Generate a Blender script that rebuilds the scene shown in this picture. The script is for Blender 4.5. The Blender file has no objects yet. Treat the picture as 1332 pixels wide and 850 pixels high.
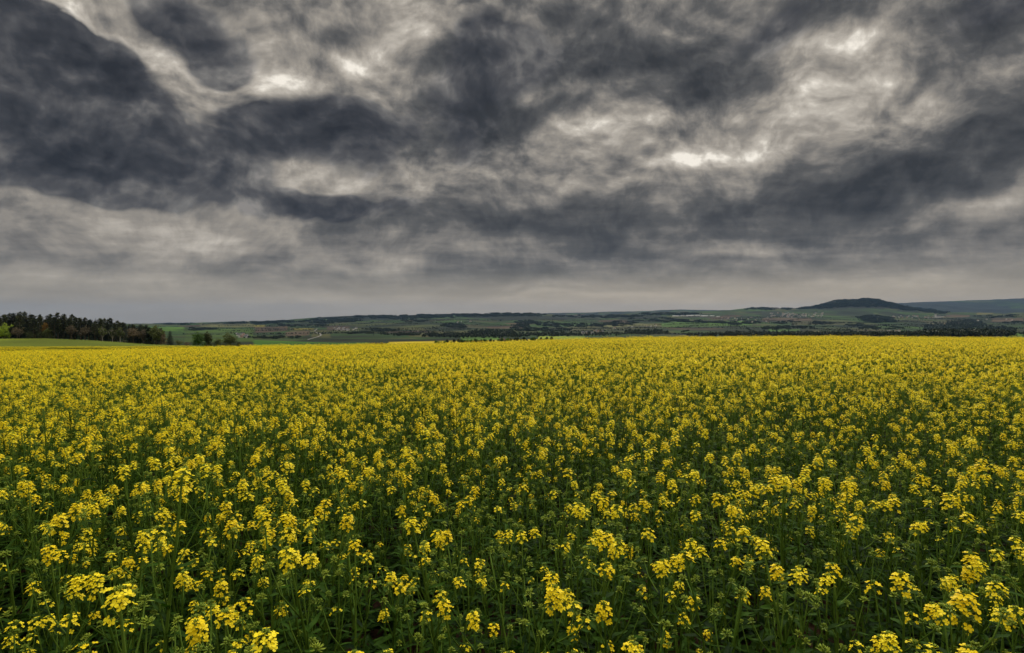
import bpy, math, random
import numpy as np
from mathutils import Vector, Matrix

SC = bpy.context.scene
COL = SC.collection
F, CX, HY, CAMZ = 740.0, 666.0, 412.0, 1.78      # focal length and horizon in photo pixels, eye height
PITCH = math.atan((425.0 - HY) / F)

# ------------------------------------------------------------------ helpers
def tag(o, label=None, cat=None, group=None, kind=None):
    if label: o['label'] = label
    if cat: o['category'] = cat
    if group: o['group'] = group
    if kind: o['kind'] = kind
    return o

class MB:
    """collects verts / faces / material indices of one mesh"""
    def __init__(s): s.v, s.f, s.m = [], [], []
    def add(s, vs, fs, mi=0):
        b = len(s.v); s.v.extend([tuple(p) for p in vs])
        for f in fs: s.f.append(tuple(i + b for i in f)); s.m.append(mi)
    def tube(s, pts, rad, n=5, mi=0, cap=True):
        pts = [Vector(p) for p in pts]; b = len(s.v)
        for i, p in enumerate(pts):
            t = (pts[min(i+1, len(pts)-1)] - pts[max(i-1, 0)]).normalized()
            a = t.orthogonal().normalized(); c = t.cross(a)
            r = rad[i] if hasattr(rad, '__len__') else rad
            for k in range(n):
                an = 2*math.pi*k/n
                s.v.append(tuple(p + a*(r*math.cos(an)) + c*(r*math.sin(an))))
        for i in range(len(pts)-1):
            for k in range(n):
                k2 = (k+1) % n
                s.f.append((b+i*n+k, b+i*n+k2, b+(i+1)*n+k2, b+(i+1)*n+k)); s.m.append(mi)
        if cap:
            s.f.append(tuple(b+(len(pts)-1)*n+k for k in range(n))); s.m.append(mi)
    def mesh(s, name, mats, smooth=True):
        me = bpy.data.meshes.new(name)
        me.from_pydata(s.v, [], s.f)
        for m in mats: me.materials.append(m)
        me.polygons.foreach_set('material_index', s.m)
        if smooth: me.polygons.foreach_set('use_smooth', [True]*len(s.f))
        me.update()
        return me
    def merge(s, o, M=None):
        b = len(s.v)
        if M is None: s.v.extend(o.v)
        else: s.v.extend([tuple(M @ Vector(p)) for p in o.v])
        s.f.extend([tuple(i+b for i in f) for f in o.f]); s.m.extend(o.m)

def link(o, parent=None):
    COL.objects.link(o)
    if parent: o.parent = parent
    return o
def mobj(name, me, parent=None): return link(bpy.data.objects.new(name, me), parent)
def empty(name, loc=(0,0,0), rz=0.0):
    o = bpy.data.objects.new(name, None); o.location = loc; o.rotation_euler = (0,0,rz)
    o.empty_display_size = 0.2
    return link(o)
def copy_tree(o, parent=None):
    c = o.copy(); COL.objects.link(c); c.parent = parent
    for ch in list(o.children): copy_tree(ch, c)
    return c

# value noise, vectorised
_rs = np.random.RandomState(7); _G = _rs.rand(256, 256)
def vnoise(x, y):
    x = np.asarray(x, float); y = np.asarray(y, float)
    xi = np.floor(x).astype(int); yi = np.floor(y).astype(int)
    fx = x - xi; fy = y - yi
    fx = fx*fx*fx*(fx*(fx*6-15)+10); fy = fy*fy*fy*(fy*(fy*6-15)+10)
    g = lambda a, b: _G[a & 255, b & 255]
    return (g(xi,yi)*(1-fx)+g(xi+1,yi)*fx)*(1-fy) + (g(xi,yi+1)*(1-fx)+g(xi+1,yi+1)*fx)*fy
def fbm(x, y, o=4):
    a, s, t = 1.0, 0.0, 0.0
    for k in range(o):
        s = s + a*vnoise(x*2**k+17.3*k, y*2**k+5.1*k); t += a; a *= .5
    return s/t

# ------------------------------------------------------------------ materials
def new_mat(name):
    m = bpy.data.materials.new(name); m.use_nodes = True
    nt = m.node_tree; nt.nodes.clear()
    return m, nt, nt.nodes, nt.links
def ramp_of(nt, stops):
    r = nt.nodes.new('ShaderNodeValToRGB'); e = r.color_ramp.elements
    e[0].position = stops[0][0]; e[0].color = (*stops[0][1], 1)
    e[1].position = stops[-1][0]; e[1].color = (*stops[-1][1], 1)
    for p, c in stops[1:-1]:
        q = e.new(p); q.color = (*c, 1)
    return r
def leafy(name, c1, c2, rough=.5, trans=.3, tint=None, scale=30, spec=.3, rand=.35):
    """leaf / petal: colour varied by noise and from plant to plant, part of the light passes through"""
    m, nt, N, L = new_mat(name)
    out = N.new('ShaderNodeOutputMaterial')
    tc = N.new('ShaderNodeTexCoord'); no = N.new('ShaderNodeTexNoise'); no.inputs['Scale'].default_value = scale
    no.inputs['Detail'].default_value = 2
    L.new(tc.outputs['Object'], no.inputs['Vector'])
    oi = N.new('ShaderNodeObjectInfo')
    ad = N.new('ShaderNodeMath'); ad.operation = 'MULTIPLY_ADD'
    L.new(oi.outputs['Random'], ad.inputs[0]); ad.inputs[1].default_value = rand; 
    sb = N.new('ShaderNodeMath'); sb.operation = 'SUBTRACT'; L.new(no.outputs['Fac'], sb.inputs[0]); sb.inputs[1].default_value = rand/2
    L.new(sb.outputs[0], ad.inputs[2])
    rp = ramp_of(nt, [(.3, c1), (.7, c2)]); L.new(ad.outputs[0], rp.inputs['Fac'])
    b = N.new('ShaderNodeBsdfPrincipled'); b.inputs['Roughness'].default_value = rough
    b.inputs['Specular IOR Level'].default_value = spec
    L.new(rp.outputs['Color'], b.inputs['Base Color'])
    t = N.new('ShaderNodeBsdfTranslucent')
    if tint:
        mx = N.new('ShaderNodeMix'); mx.data_type = 'RGBA'; mx.blend_type = 'MULTIPLY'; mx.inputs[0].default_value = 1
        L.new(rp.outputs['Color'], mx.inputs[6]); mx.inputs[7].default_value = (*tint, 1)
        L.new(mx.outputs[2], t.inputs['Color'])
    else: L.new(rp.outputs['Color'], t.inputs['Color'])
    ms = N.new('ShaderNodeMixShader'); ms.inputs[0].default_value = trans
    L.new(b.outputs[0], ms.inputs[1]); L.new(t.outputs[0], ms.inputs[2]); L.new(ms.outputs[0], out.inputs[0])
    return m
def plain(name, c1, c2, rough=.8, scale=3.0, bump=0.0, spec=.3):
    m, nt, N, L = new_mat(name)
    out = N.new('ShaderNodeOutputMaterial'); b = N.new('ShaderNodeBsdfPrincipled')
    tc = N.new('ShaderNodeTexCoord'); no = N.new('ShaderNodeTexNoise')
    no.inputs['Scale'].default_value = scale; no.inputs['Detail'].default_value = 6
    L.new(tc.outputs['Object'], no.inputs['Vector'])
    rp = ramp_of(nt, [(.3, c1), (.7, c2)]); L.new(no.outputs['Fac'], rp.inputs['Fac'])
    L.new(rp.outputs['Color'], b.inputs['Base Color']); b.inputs['Roughness'].default_value = rough
    b.inputs['Specular IOR Level'].default_value = spec
    if bump:
        bp = N.new('ShaderNodeBump'); bp.inputs['Strength'].default_value = bump
        L.new(no.outputs['Fac'], bp.inputs['Height']); L.new(bp.outputs[0], b.inputs['Normal'])
    L.new(b.outputs[0], out.inputs[0])
    return m

M_PETAL = leafy('petal_yellow', (.90,.69,.006), (.97,.82,.02), .55, .36, scale=60, spec=.15, rand=.5)
M_BUD   = leafy('bud_green', (.12,.19,.010), (.25,.32,.02), .7, .2, scale=60)
M_STEM  = leafy('stem_green', (.055,.108,.010), (.095,.16,.018), .65, .05, scale=12, spec=.1)
M_LEAF  = leafy('leaf_green', (.005,.018,.002), (.034,.080,.007), .65, .32, tint=(1,1.2,.4), scale=14, spec=.05)
PLM = [M_PETAL, M_BUD, M_STEM, M_LEAF]
M_BARK  = plain('bark', (.06,.045,.03), (.13,.10,.07), scale=6, bump=.4)
M_BIRCH = plain('pale_bark', (.25,.22,.18), (.42,.38,.32), scale=6, bump=.2)

# ------------------------------------------------------------------ terrain
def px_of(x, y):
    az = np.arctan2(x, y)
    az = np.clip(az, -1.05, 1.05)
    return CX + F*np.tan(az), az
def ip(q, tab):
    t = np.array(tab, float); return np.interp(q, t[:,0], t[:,1])
EDGE = [(-700,459),(0,458),(150,456),(240,453.5),(330,450.3),(420,449.6),(520,448.5),(600,447),(680,444.5),(760,441.3),(850,439.3),(950,438.6),(1060,438.2),(1332,440),(1900,442)]
RB = [(-700,424),(0,421),(150,421),(210,421),(250,420),(300,418),(340,418.4),(400,414.4),(440,412),(480,410.3),(520,411.2),(560,408.6),(600,409),(640,408),(700,408.3),(760,410.5),(800,409),(850,408),(900,406.5),(950,403.5),(975,400.2),(1010,401.3),(1045,401.2),(1062,397.6),(1083,391.4),(1105,390.5),(1128,388.6),(1143,389.6),(1160,394.2),(1180,399.5),(1210,404),(1240,408),(1280,409),(1332,406),(1900,402)]
RA = [(-700,422),(0,423),(240,422),(420,416),(600,411),(680,409.5),(740,407.2),(800,406.2),(850,404.6),(885,402.4),(920,403.4),(1000,404),(1040,402.5),(1160,395),(1200,393),(1270,391),(1332,388.3),(1900,386)]
RINGS = [
 (110,  [(-700,474),(0,473),(240,469),(330,468),(600,464),(760,458),(1332,458),(1900,458)]),
 (170,  [(-700,462),(0,463),(240,463),(330,470),(520,468),(760,462),(1332,462),(1900,462)]),
 (300,  [(-700,454),(0,453.8),(160,453.2),(240,452.5),(300,456),(420,463),(760,458),(1332,458),(1900,458)]),
 (400,  [(-700,441),(0,440.8),(60,440.5),(120,443),(180,447.4),(230,450.2),(300,451),(340,456),(520,459),(760,452),(1332,453),(1900,453)]),
 (620,  [(-700,440),(0,440),(120,442.4),(230,448.5),(320,449.5),(420,451),(520,453),(600,452),(760,447),(1332,449),(1900,449)]),
 (900,  [(-700,439),(0,439),(200,445),(320,443),(440,446.2),(520,447.2),(600,446),(680,443.5),(760,442),(850,441),(1332,443),(1900,443)]),
 (1150, [(-700,440),(0,440),(240,447),(330,442.6),(440,446.5),(520,444.6),(600,443.2),(700,441.2),(760,440.5),(850,440),(1000,440),(1332,440),(1900,440)]),
 (1500, [(-700,441),(0,441),(240,446),(330,445),(440,447),(600,444),(760,439.5),(900,439),(1080,438.5),(1180,437),(1230,434),(1300,434),(1360,438),(1900,438)]),
 (2200, [(-700,438),(0,438),(240,441),(440,441.5),(700,439),(900,436.5),(1000,436.5),(1150,435.5),(1250,436),(1332,436.5),(1900,436)]),
 (3200, [(-700,434),(0,434),(400,435),(700,434),(900,430.5),(1000,432),(1100,430),(1200,432),(1332,430),(1900,430)]),
 (4600, [(-700,430),(0,429),(400,428),(700,427.5),(900,424.5),(1100,423.5),(1200,423),(1332,422),(1900,422)]),
 (6300, [(-700,425),(0,424),(400,420.5),(600,417),(800,417),(1000,413),(1100,411),(1200,413),(1332,412),(1900,412)]),
 (7400, [(-700,424),(0,422.5),(300,420.5),(440,415),(600,412.5),(800,413),(950,408),(1060,403.5),(1130,401.5),(1200,408),(1332,410),(1900,408)]),
 (8500, RB),
 (11000,[(-700,430),(700,420),(1000,412),(1900,400)]),
 (15000, RA),
 (24000,[(-700,432),(0,432),(1900,410)]),
]
def height(x, y):
    """world height of the ground at x, y"""
    x = np.asarray(x, float); y = np.asarray(y, float)
    q, az = px_of(x, y)
    rho = np.hypot(x, y)*np.cos(az)
    s = (ip(q, EDGE)-HY)/F - .75/75.0                        # slope of the near field
    near = -s*rho + .05*(fbm(x*.25, y*.25, 3)-.5)*np.clip(rho/8,0,1)
    near = near + .25*(fbm(x*.04+3, y*.04, 2)-.5)*np.clip((rho-4)/20, 0, 1)*np.clip((75-rho)/15, 0, 1)
    ks = [75.0]+[r for r, _ in RINGS]
    pys = [HY - ((-s*75.0-CAMZ)/75.0)*F] + [ip(q, t) for _, t in RINGS]
    lr = np.log(np.clip(rho, 75, 23999))
    def ev(l):
        l = np.clip(l, math.log(75), math.log(24000)-1e-6); out = np.zeros_like(l)
        for i in range(len(ks)-1):
            a, b = math.log(ks[i]), math.log(ks[i+1])
            m = (l >= a) & (l < b)
            t = (l-a)/(b-a); t2 = .5*t + .5*t*t*(3-2*t)
            out = np.where(m, pys[i]*(1-t2)+pys[i+1]*t2, out)
        return out
    far_py = ev(lr)
    amp = np.clip((rho-1300)/1500, 0, 1)*3.8
    for kr in (8500., 15000.): amp = amp*(1-.75*np.exp(-((rho-kr)/(kr*.07))**2))
    far_py = far_py - amp*(fbm(x/900.+9, y/1500.+4, 4)-.5)*2.2
    far_py = far_py - .25*np.clip((rho-3000)/3000,0,1)*(fbm(x/120., y/400., 3)-.5)*2
    far = CAMZ + rho*(HY-far_py)/F
    w = np.clip((rho-70)/12, 0, 1); w = w*w*(3-2*w)
    return near*(1-w) + far*w

# visible-ground lookup: pixel of the photo's view -> point on the ground
_RH = np.exp(np.linspace(math.log(60), math.log(20000), 900))
_colcache = {}
def ground_at(px, py, rmin=80):
    """the first ground beyond rmin whose projection reaches py in column px"""
    k = round(px)
    if k not in _colcache:
        u = (k-CX)/F; z = height(_RH*u, _RH)
        _colcache[k] = HY - (z-CAMZ)/_RH*F
    c = _colcache[k]
    i0 = int(np.searchsorted(_RH, rmin))
    idx = np.nonzero(c[i0:] <= py)[0]
    if len(idx) == 0: return None
    r = _RH[i0+idx[0]]; x = r*(px-CX)/F
    return x, r, float(height(x, r))

# land cover seen across the valley: (px0,px1,py0,py1, slant, colour)
SOIL=(.12,.09,.058); RAPE=(.65,.52,.02); PALE=(.16,.17,.07); BRIGHT=(.10,.22,.03); DARKG=(.03,.055,.02); OLIVE=(.09,.10,.035); MEAD=(.36,.46,.04)
PATCHES = [
 (330,352,425.5,428,-.02,SOIL),(332,374,427,433.5,-.06,SOIL),(330,345,423,425.5,0,(.24,.22,.04)),(376,410,427,432.5,.0,OLIVE),(382,408,427.5,430,0,(.24,.22,.04)),(372,402,432,438,-.04,SOIL),
 (425,455,424,430,0,SOIL),(405,430,430,440,0,OLIVE),(515,552,426,429.5,0,OLIVE),(530,560,432,438,.05,OLIVE),(560,620,430,434,.02,OLIVE),
 (600,650,438,443,0,BRIGHT),(740,870,425,431,-.03,OLIVE),(790,880,422,426,-.02,PALE),(860,980,420,426,-.02,BRIGHT),
 (1098,1180,430.5,436.5,.03,SOIL),(990,1055,414,418,-.01,SOIL),(1270,1292,407,409,0,(.20,.20,.07)),(1290,1332,414,419,0,SOIL),(1030,1100,419,423,0,OLIVE),
 (1230,1260,410,413,0,SOIL),(1240,1332,402,406,0,PALE),(1000,1040,428,434,0,BRIGHT),(1305,1345,432,440,0,BRIGHT),(1050,1120,431,437,0,OLIVE),
 (330,480,440,452,0,(.07,.20,.02)),(505,604,443.6,449,0,RAPE),(604,700,440.8,445.5,-.02,RAPE),(700,760,438,442,0,MEAD),(190,240,425,432,0,BRIGHT),(260,330,421,426,0,PALE),(240,330,428,445,0,(.07,.13,.02)),
]
def build_ground():
    fr = np.tan(np.linspace(math.atan(-1.02), math.atan(1.02), 900)); fa = np.arctan(fr)
    side = np.linspace(fa[-1], 2*math.pi+fa[0], 92)[1:-1]
    A = np.concatenate([fa, side]); nA = len(A)
    R = np.concatenate([np.linspace(.4, 20, 60)[:-1], np.exp(np.linspace(math.log(20), math.log(17500), 470))])
    nR = len(R)
    # use depth-like radius in front so that rings stay parallel to the view
    cosc = np.cos(np.clip(np.where(A > math.pi, A-2*math.pi, A), -1.05, 1.05))
    RR = R[:,None]*np.minimum(1/cosc, 1.5)[None,:]
    X = RR*np.sin(A)[None,:]; Y = RR*np.cos(A)[None,:]
    Z = height(X, Y)
    V = np.stack([X,Y,Z], -1).reshape(-1,3)
    V = np.vstack([V, [[0,0,0]]])
    i = np.arange(nR-1)[:,None]; j = np.arange(nA)[None,:]; j2 = (j+1) % nA
    a = i*nA+j; b = i*nA+j2; c = (i+1)*nA+j2; d = (i+1)*nA+j
    Q = np.stack([a,d,c,b], -1).reshape(-1,4)
    tri = np.array([[nR*nA, k, (k+1) % nA] for k in range(nA)])
    me = bpy.data.meshes.new('ground')
    nv = len(V); me.vertices.add(nv); me.vertices.foreach_set('co', V.astype(np.float32).ravel())
    me.loops.add(Q.size + tri.size); me.loops.foreach_set('vertex_index', np.concatenate([Q.ravel(), tri.ravel()]).astype(np.int32))
    me.polygons.add(len(Q)+len(tri))
    ls = np.concatenate([np.arange(len(Q))*4, len(Q)*4+np.arange(len(tri))*3]).astype(np.int32)
    me.polygons.foreach_set('loop_start', ls)
    me.polygons.foreach_set('use_smooth', np.ones(len(Q)+len(tri), bool))
    me.update(); me.validate()
    # land cover by vertex: crop / meadow colour and a mask
    col = np.zeros((nv,4), np.float32)
    x, y, z = V[:,0], V[:,1], V[:,2]
    yy = np.maximum(y, 1e-3); px = CX+F*x/yy; py = HY-(z-CAMZ)/yy*F
    ok = (y > 250)
    jx = (fbm(x/60., y/150., 2)-.5)*5; jy = (fbm(x/80.+7, y/200., 2)-.5)*1.2
    for (x0,x1,y0,y1,sl,c) in PATCHES:
        m = ok & (px+jx > x0) & (px+jx < x1) & (py+jy-sl*(px-x0) > y0) & (py+jy-sl*(px-x0) < y1)
        if y0 > 438: m &= (y < 1500)
        col[m,:3] = c; col[m,3] = 1
    # the meadow before the wood and the second strip of rape
    m = (y > 302) & (y < 470) & (px < 330); col[m,:3] = MEAD; col[m,3] = 1
    m = (y > 95) & (y <= 302) & (px < 420); col[m,:3] = RAPE; col[m,3] = 1
    m = (y <= 95); col[m,:3] = (.085,.045,.028); col[m,3] = 1
    # woodland floor on the flat-topped hill
    m = (y > 7000) & (y < 9500) & (px > 1040) & (px < 1235) & (py < 401.5+ np.clip((px-1130)/40,0,4)); col[m,:3] = (.016,.026,.016); col[m,3] = 1
    m = (y > 9600) & (fbm(x/900., y/1400., 3) > .40); col[m,:3] = (.016,.030,.022); col[m,3] = 1
    m = (y > 6400) & (y <= 9600) & (px > 380) & (px < 860) & (fbm(x/500.+3, y/900., 3) > .47); col[m,:3] = (.014,.028,.016); col[m,3] = 1
    at = me.attributes.new('cover', 'FLOAT_COLOR', 'POINT'); at.data.foreach_set('color', col.ravel())
    o = mobj('ground', me); o['kind'] = 'structure'
    # material
    mt, nt, N, L = new_mat('farmland')
    out = N.new('ShaderNodeOutputMaterial'); bs = N.new('ShaderNodeBsdfPrincipled'); bs.inputs['Roughness'].default_value = .95
    bs.inputs['Specular IOR Level'].default_value = .1
    tc = N.new('ShaderNodeTexCoord')
    mp = N.new('ShaderNodeMapping'); mp.inputs['Scale'].default_value = (1/330., 1/560., 0); mp.inputs['Rotation'].default_value = (0,0,.25)
    L.new(tc.outputs['Object'], mp.inputs['Vector'])
    vo = N.new('ShaderNodeTexVoronoi'); vo.inputs['Scale'].default_value = 1; vo.inputs['Randomness'].default_value = .85
    L.new(mp.outputs[0], vo.inputs['Vector'])
    sp = N.new('ShaderNodeSeparateColor'); L.new(vo.outputs['Color'], sp.inputs[0])
    rp = ramp_of(nt, [(0,(.016,.038,.012)),(.2,(.030,.075,.014)),(.4,(.045,.105,.018)),(.58,(.022,.040,.014)),(.72,(.075,.10,.03)),(.93,(.08,.085,.035)),(.98,(.10,.075,.045)),(1,(.17,.17,.05))])
    rp.color_ramp.interpolation = 'CONSTANT'
    L.new(sp.outputs[0], rp.inputs['Fac'])
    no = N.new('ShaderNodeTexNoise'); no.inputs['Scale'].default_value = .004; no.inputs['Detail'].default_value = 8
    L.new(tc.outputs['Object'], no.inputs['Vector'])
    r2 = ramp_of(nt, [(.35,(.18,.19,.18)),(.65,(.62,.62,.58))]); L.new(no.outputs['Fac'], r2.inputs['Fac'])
    ca = N.new('ShaderNodeAttribute'); ca.attribute_name = 'cover'
    mx = N.new('ShaderNodeMix'); mx.data_type = 'RGBA'; L.new(ca.outputs['Alpha'], mx.inputs[0])
    L.new(rp.outputs['Color'], mx.inputs[6]); L.new(ca.outputs['Color'], mx.inputs[7])
    n3 = N.new('ShaderNodeTexNoise'); n3.inputs['Scale'].default_value = 9; n3.inputs['Detail'].default_value = 6
    L.new(tc.outputs['Object'], n3.inputs['Vector'])
    r3 = ramp_of(nt, [(.3,(.5,.45,.42)),(.7,(1.5,1.45,1.4))]); L.new(n3.outputs['Fac'], r3.inputs['Fac'])
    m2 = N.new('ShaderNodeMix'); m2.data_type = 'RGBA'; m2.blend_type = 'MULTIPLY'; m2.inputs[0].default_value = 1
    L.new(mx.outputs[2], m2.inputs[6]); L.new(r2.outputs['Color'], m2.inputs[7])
    m3 = N.new('ShaderNodeMix'); m3.data_type = 'RGBA'; m3.blend_type = 'MULTIPLY'; m3.inputs[0].default_value = .7
    L.new(m2.outputs[2], m3.inputs[6]); L.new(r3.outputs['Color'], m3.inputs[7])
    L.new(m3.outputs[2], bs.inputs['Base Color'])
    bp = N.new('ShaderNodeBump'); bp.inputs['Strength'].default_value = .5; bp.inputs['Distance'].default_value = .03
    L.new(n3.outputs['Fac'], bp.inputs['Height']); L.new(bp.outputs[0], bs.inputs['Normal'])
    L.new(bs.outputs[0], out.inputs[0])
    me.materials.append(mt)
    return o
build_ground()

# ------------------------------------------------------------------ scattering (stuff only)
def scatter(name, pts, rots, scls, idxs, protos, label=None):
    """one object: points that carry instances of the given prototype meshes"""
    pc = bpy.data.collections.new('source_of_'+name)
    for k, me in enumerate(protos):
        pc.objects.link(bpy.data.objects.new('%s_kind_%02d' % (name, k), me))
    me = bpy.data.meshes.new(name); n = len(pts)
    me.vertices.add(n); me.vertices.foreach_set('co', np.asarray(pts, np.float32).ravel())
    a = me.attributes.new('rot', 'FLOAT_VECTOR', 'POINT'); a.data.foreach_set('vector', np.asarray(rots, np.float32).ravel())
    a = me.attributes.new('scl', 'FLOAT_VECTOR', 'POINT'); a.data.foreach_set('vector', np.asarray(scls, np.float32).ravel())
    a = me.attributes.new('kidx', 'INT', 'POINT'); a.data.foreach_set('value', np.asarray(idxs, np.int32))
    me.update()
    o = mobj(name, me)
    g = bpy.data.node_groups.new(name+'_scatter', 'GeometryNodeTree')
    g.interface.new_socket('Geometry', in_out='INPUT', socket_type='NodeSocketGeometry')
    g.interface.new_socket('Geometry', in_out='OUTPUT', socket_type='NodeSocketGeometry')
    N, L = g.nodes, g.links
    gi = N.new('NodeGroupInput'); go = N.new('NodeGroupOutput')
    ci = N.new('GeometryNodeCollectionInfo'); ci.inputs['Collection'].default_value = pc
    ci.inputs['Separate Children'].default_value = True; ci.inputs['Reset Children'].default_value = True
    ins = N.new('GeometryNodeInstanceOnPoints')
    def attr(nm, ty):
        x = N.new('GeometryNodeInputNamedAttribute'); x.data_type = ty; x.inputs['Name'].default_value = nm
        return x.outputs['Attribute']
    er = N.new('FunctionNodeEulerToRotation')
    L.new(attr('rot', 'FLOAT_VECTOR'), er.inputs[0])
    L.new(gi.outputs[0], ins.inputs['Points']); L.new(ci.outputs[0], ins.inputs['Instance'])
    ins.inputs['Pick Instance'].default_value = True
    L.new(attr('kidx', 'INT'), ins.inputs['Instance Index'])
    L.new(er.outputs[0], ins.inputs['Rotation']); L.new(attr('scl', 'FLOAT_VECTOR'), ins.inputs['Scale'])
    L.new(ins.outputs[0], go.inputs[0])
    md = o.modifiers.new('scatter', 'NODES'); md.node_group = g
    tag(o, label=label, kind='stuff')
    return o

# ------------------------------------------------------------------ rapeseed plant
def basis(n):
    n = Vector(n).normalized(); a = n.orthogonal().normalized(); return a, n.cross(a), n
def flower(mb, c, nrm, r, rng, lod):
    a, b, n = basis(nrm); c = Vector(c)
    t0 = rng.random()*math.pi/2
    if lod == 2:
        ca, sa = math.cos(t0)*r*1.05, math.sin(t0)*r*1.05
        mb.add([c+a*ca+b*sa, c-a*sa+b*ca, c-a*ca-b*sa, c+a*sa-b*ca], [(0,1,2,3)], 0); return
    for k in range(4):
        an = t0 + k*math.pi/2 + rng.uniform(-.12,.12)
        u = a*math.cos(an)+b*math.sin(an); w = -a*math.sin(an)+b*math.cos(an)
        up = rng.uniform(.05,.35); rr = r*rng.uniform(.88,1.1)
        if lod == 1:
            mb.add([c, c+u*rr*.6+w*rr*.42+n*rr*up*.6, c+u*rr+n*rr*up, c+u*rr*.6-w*rr*.42+n*rr*up*.6], [(0,1,2,3)], 0)
        else:
            p = lambda f, g, h: c+u*rr*f+w*rr*g+n*rr*h
            mb.add([p(.05,.07,0), p(.05,-.07,0), p(.6,-.42,up*.55), p(.6,.42,up*.55), p(.98,-.24,up*.75), p(.98,.24,up*.75)],
                   [(0,1,2,3),(3,2,4,5)], 0)
def bud(mb, c, nrm, r, l, mi=1):
    a, b, n = basis(nrm); c = Vector(c)
    mb.add([c-n*l*.3, c+a*r, c+b*r, c-a*r, c-b*r, c+n*l], [(0,2,1),(0,3,2),(0,4,3),(0,1,4),(5,1,2),(5,2,3),(5,3,4),(5,4,1)], mi)
def raceme(mb, c, axis, size, n, rng, lod):
    """open flowers spiralling round the top of a stalk, closed buds above them"""
    a, b, ax = basis(axis); c = Vector(c); L = .038*size*(.6+n/34.)
    hr = (.0232 if lod == 0 else .024)*size
    nn = n if lod == 0 else (int(n*.8) if lod == 1 else max(6, int(n*.5)))
    loose = rng.uniform(0, .5)
    for i in range(nn):
        t = i/max(1, nn-1)
        if t < .5 and rng.random() < loose: continue
        an = i*2.39996+rng.uniform(-.35,.35)
        u = a*math.cos(an)+b*math.sin(an)
        out = hr*(1.05-.45*t*t)*rng.uniform(.75,1.15)
        pos = c + ax*(L*(t-.75)-(L*rng.uniform(0,.55)*loose if t < .35 else 0)) + u*out + ax*out*.35
        nrm = u*(.85-.45*t)+ax*(.45+.5*t)+Vector((0,0,.25))
        fr = (.0086 if lod == 0 else (.0095 if lod == 1 else .0120))*size*rng.uniform(.85,1.12)
        flower(mb, pos, nrm, fr, rng, lod)
        if lod == 0:
            s0 = c+ax*(L*(t-.75)-out*.35)
            mb.tube([s0, pos], [.0007,.0006], 3, 1, cap=False)
    k = {0: 12, 1: 5, 2: 2}[lod]
    for i in range(k):
        an = i*2.4; rr = .0075*size*math.sqrt(i/k)*1.2
        u = a*math.cos(an)+b*math.sin(an)
        bud(mb, c+ax*(L*.27+.006*size-.25*rr)+u*rr, ax+u*.5, .0023*size*(1 if lod==0 else 1.7), .006*size)
def budcluster(mb, c, axis, size, rng, lod):
    a, b, ax = basis(axis); c = Vector(c)
    k = {0: 20, 1: 9, 2: 3}[lod]
    for i in range(k):
        an = i*2.4+rng.uniform(-.3,.3); rr = .011*size*math.sqrt((i+.3)/k)
        u = a*math.cos(an)+b*math.sin(an)
        bud(mb, c-ax*rr*.45+u*rr+ax*rng.uniform(-.003,.003), ax+u*.8, (.0026 if lod==0 else .004 if lod==1 else .007)*size, .0075*size)
    if lod < 2:
        for i in range(4 if lod==0 else 2):
            an = i*1.7+rng.uniform(0,1); u = a*math.cos(an)+b*math.sin(an)
            leaf(mb, c-ax*.012, u+ax*.5, .024*size, .0035*size, rng, 1, mi=1)
def leaf(mb, c, d, L, W, rng, lod, mi=3):
    """lanceolate leaf, folded along the midrib and arching over"""
    c = Vector(c); d = Vector(d).normalized(); s = d.cross(Vector((0,0,1)))
    if s.length < .05: s = Vector((1,0,0))
    s.normalize(); n = s.cross(d).normalized()
    seg = 5 if lod == 0 else (3 if lod == 1 else 2)
    droop = rng.uniform(.3,1.0); P = []; tw = rng.uniform(-.5,.5)
    for i in range(seg+1):
        t = i/seg; w = W*(math.sin(math.pi*min(1,(t*.86+.10)))**.8)*(1 if t < 1 else .05)
        m = c + d*(L*t) - Vector((0,0,1))*(L*droop*t*t*.5) + n*(L*.05*math.sin(t*7))
        sw = (s*math.cos(tw*t)+n*math.sin(tw*t))
        P += [m-sw*w+n*w*.35, m, m+sw*w+n*w*.35]
    f = []
    for i in range(seg):
        for k in (0,1): f.append((i*3+k, i*3+k+1, i*3+k+4, i*3+k+3))
    mb.add(P, f, mi)
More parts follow.
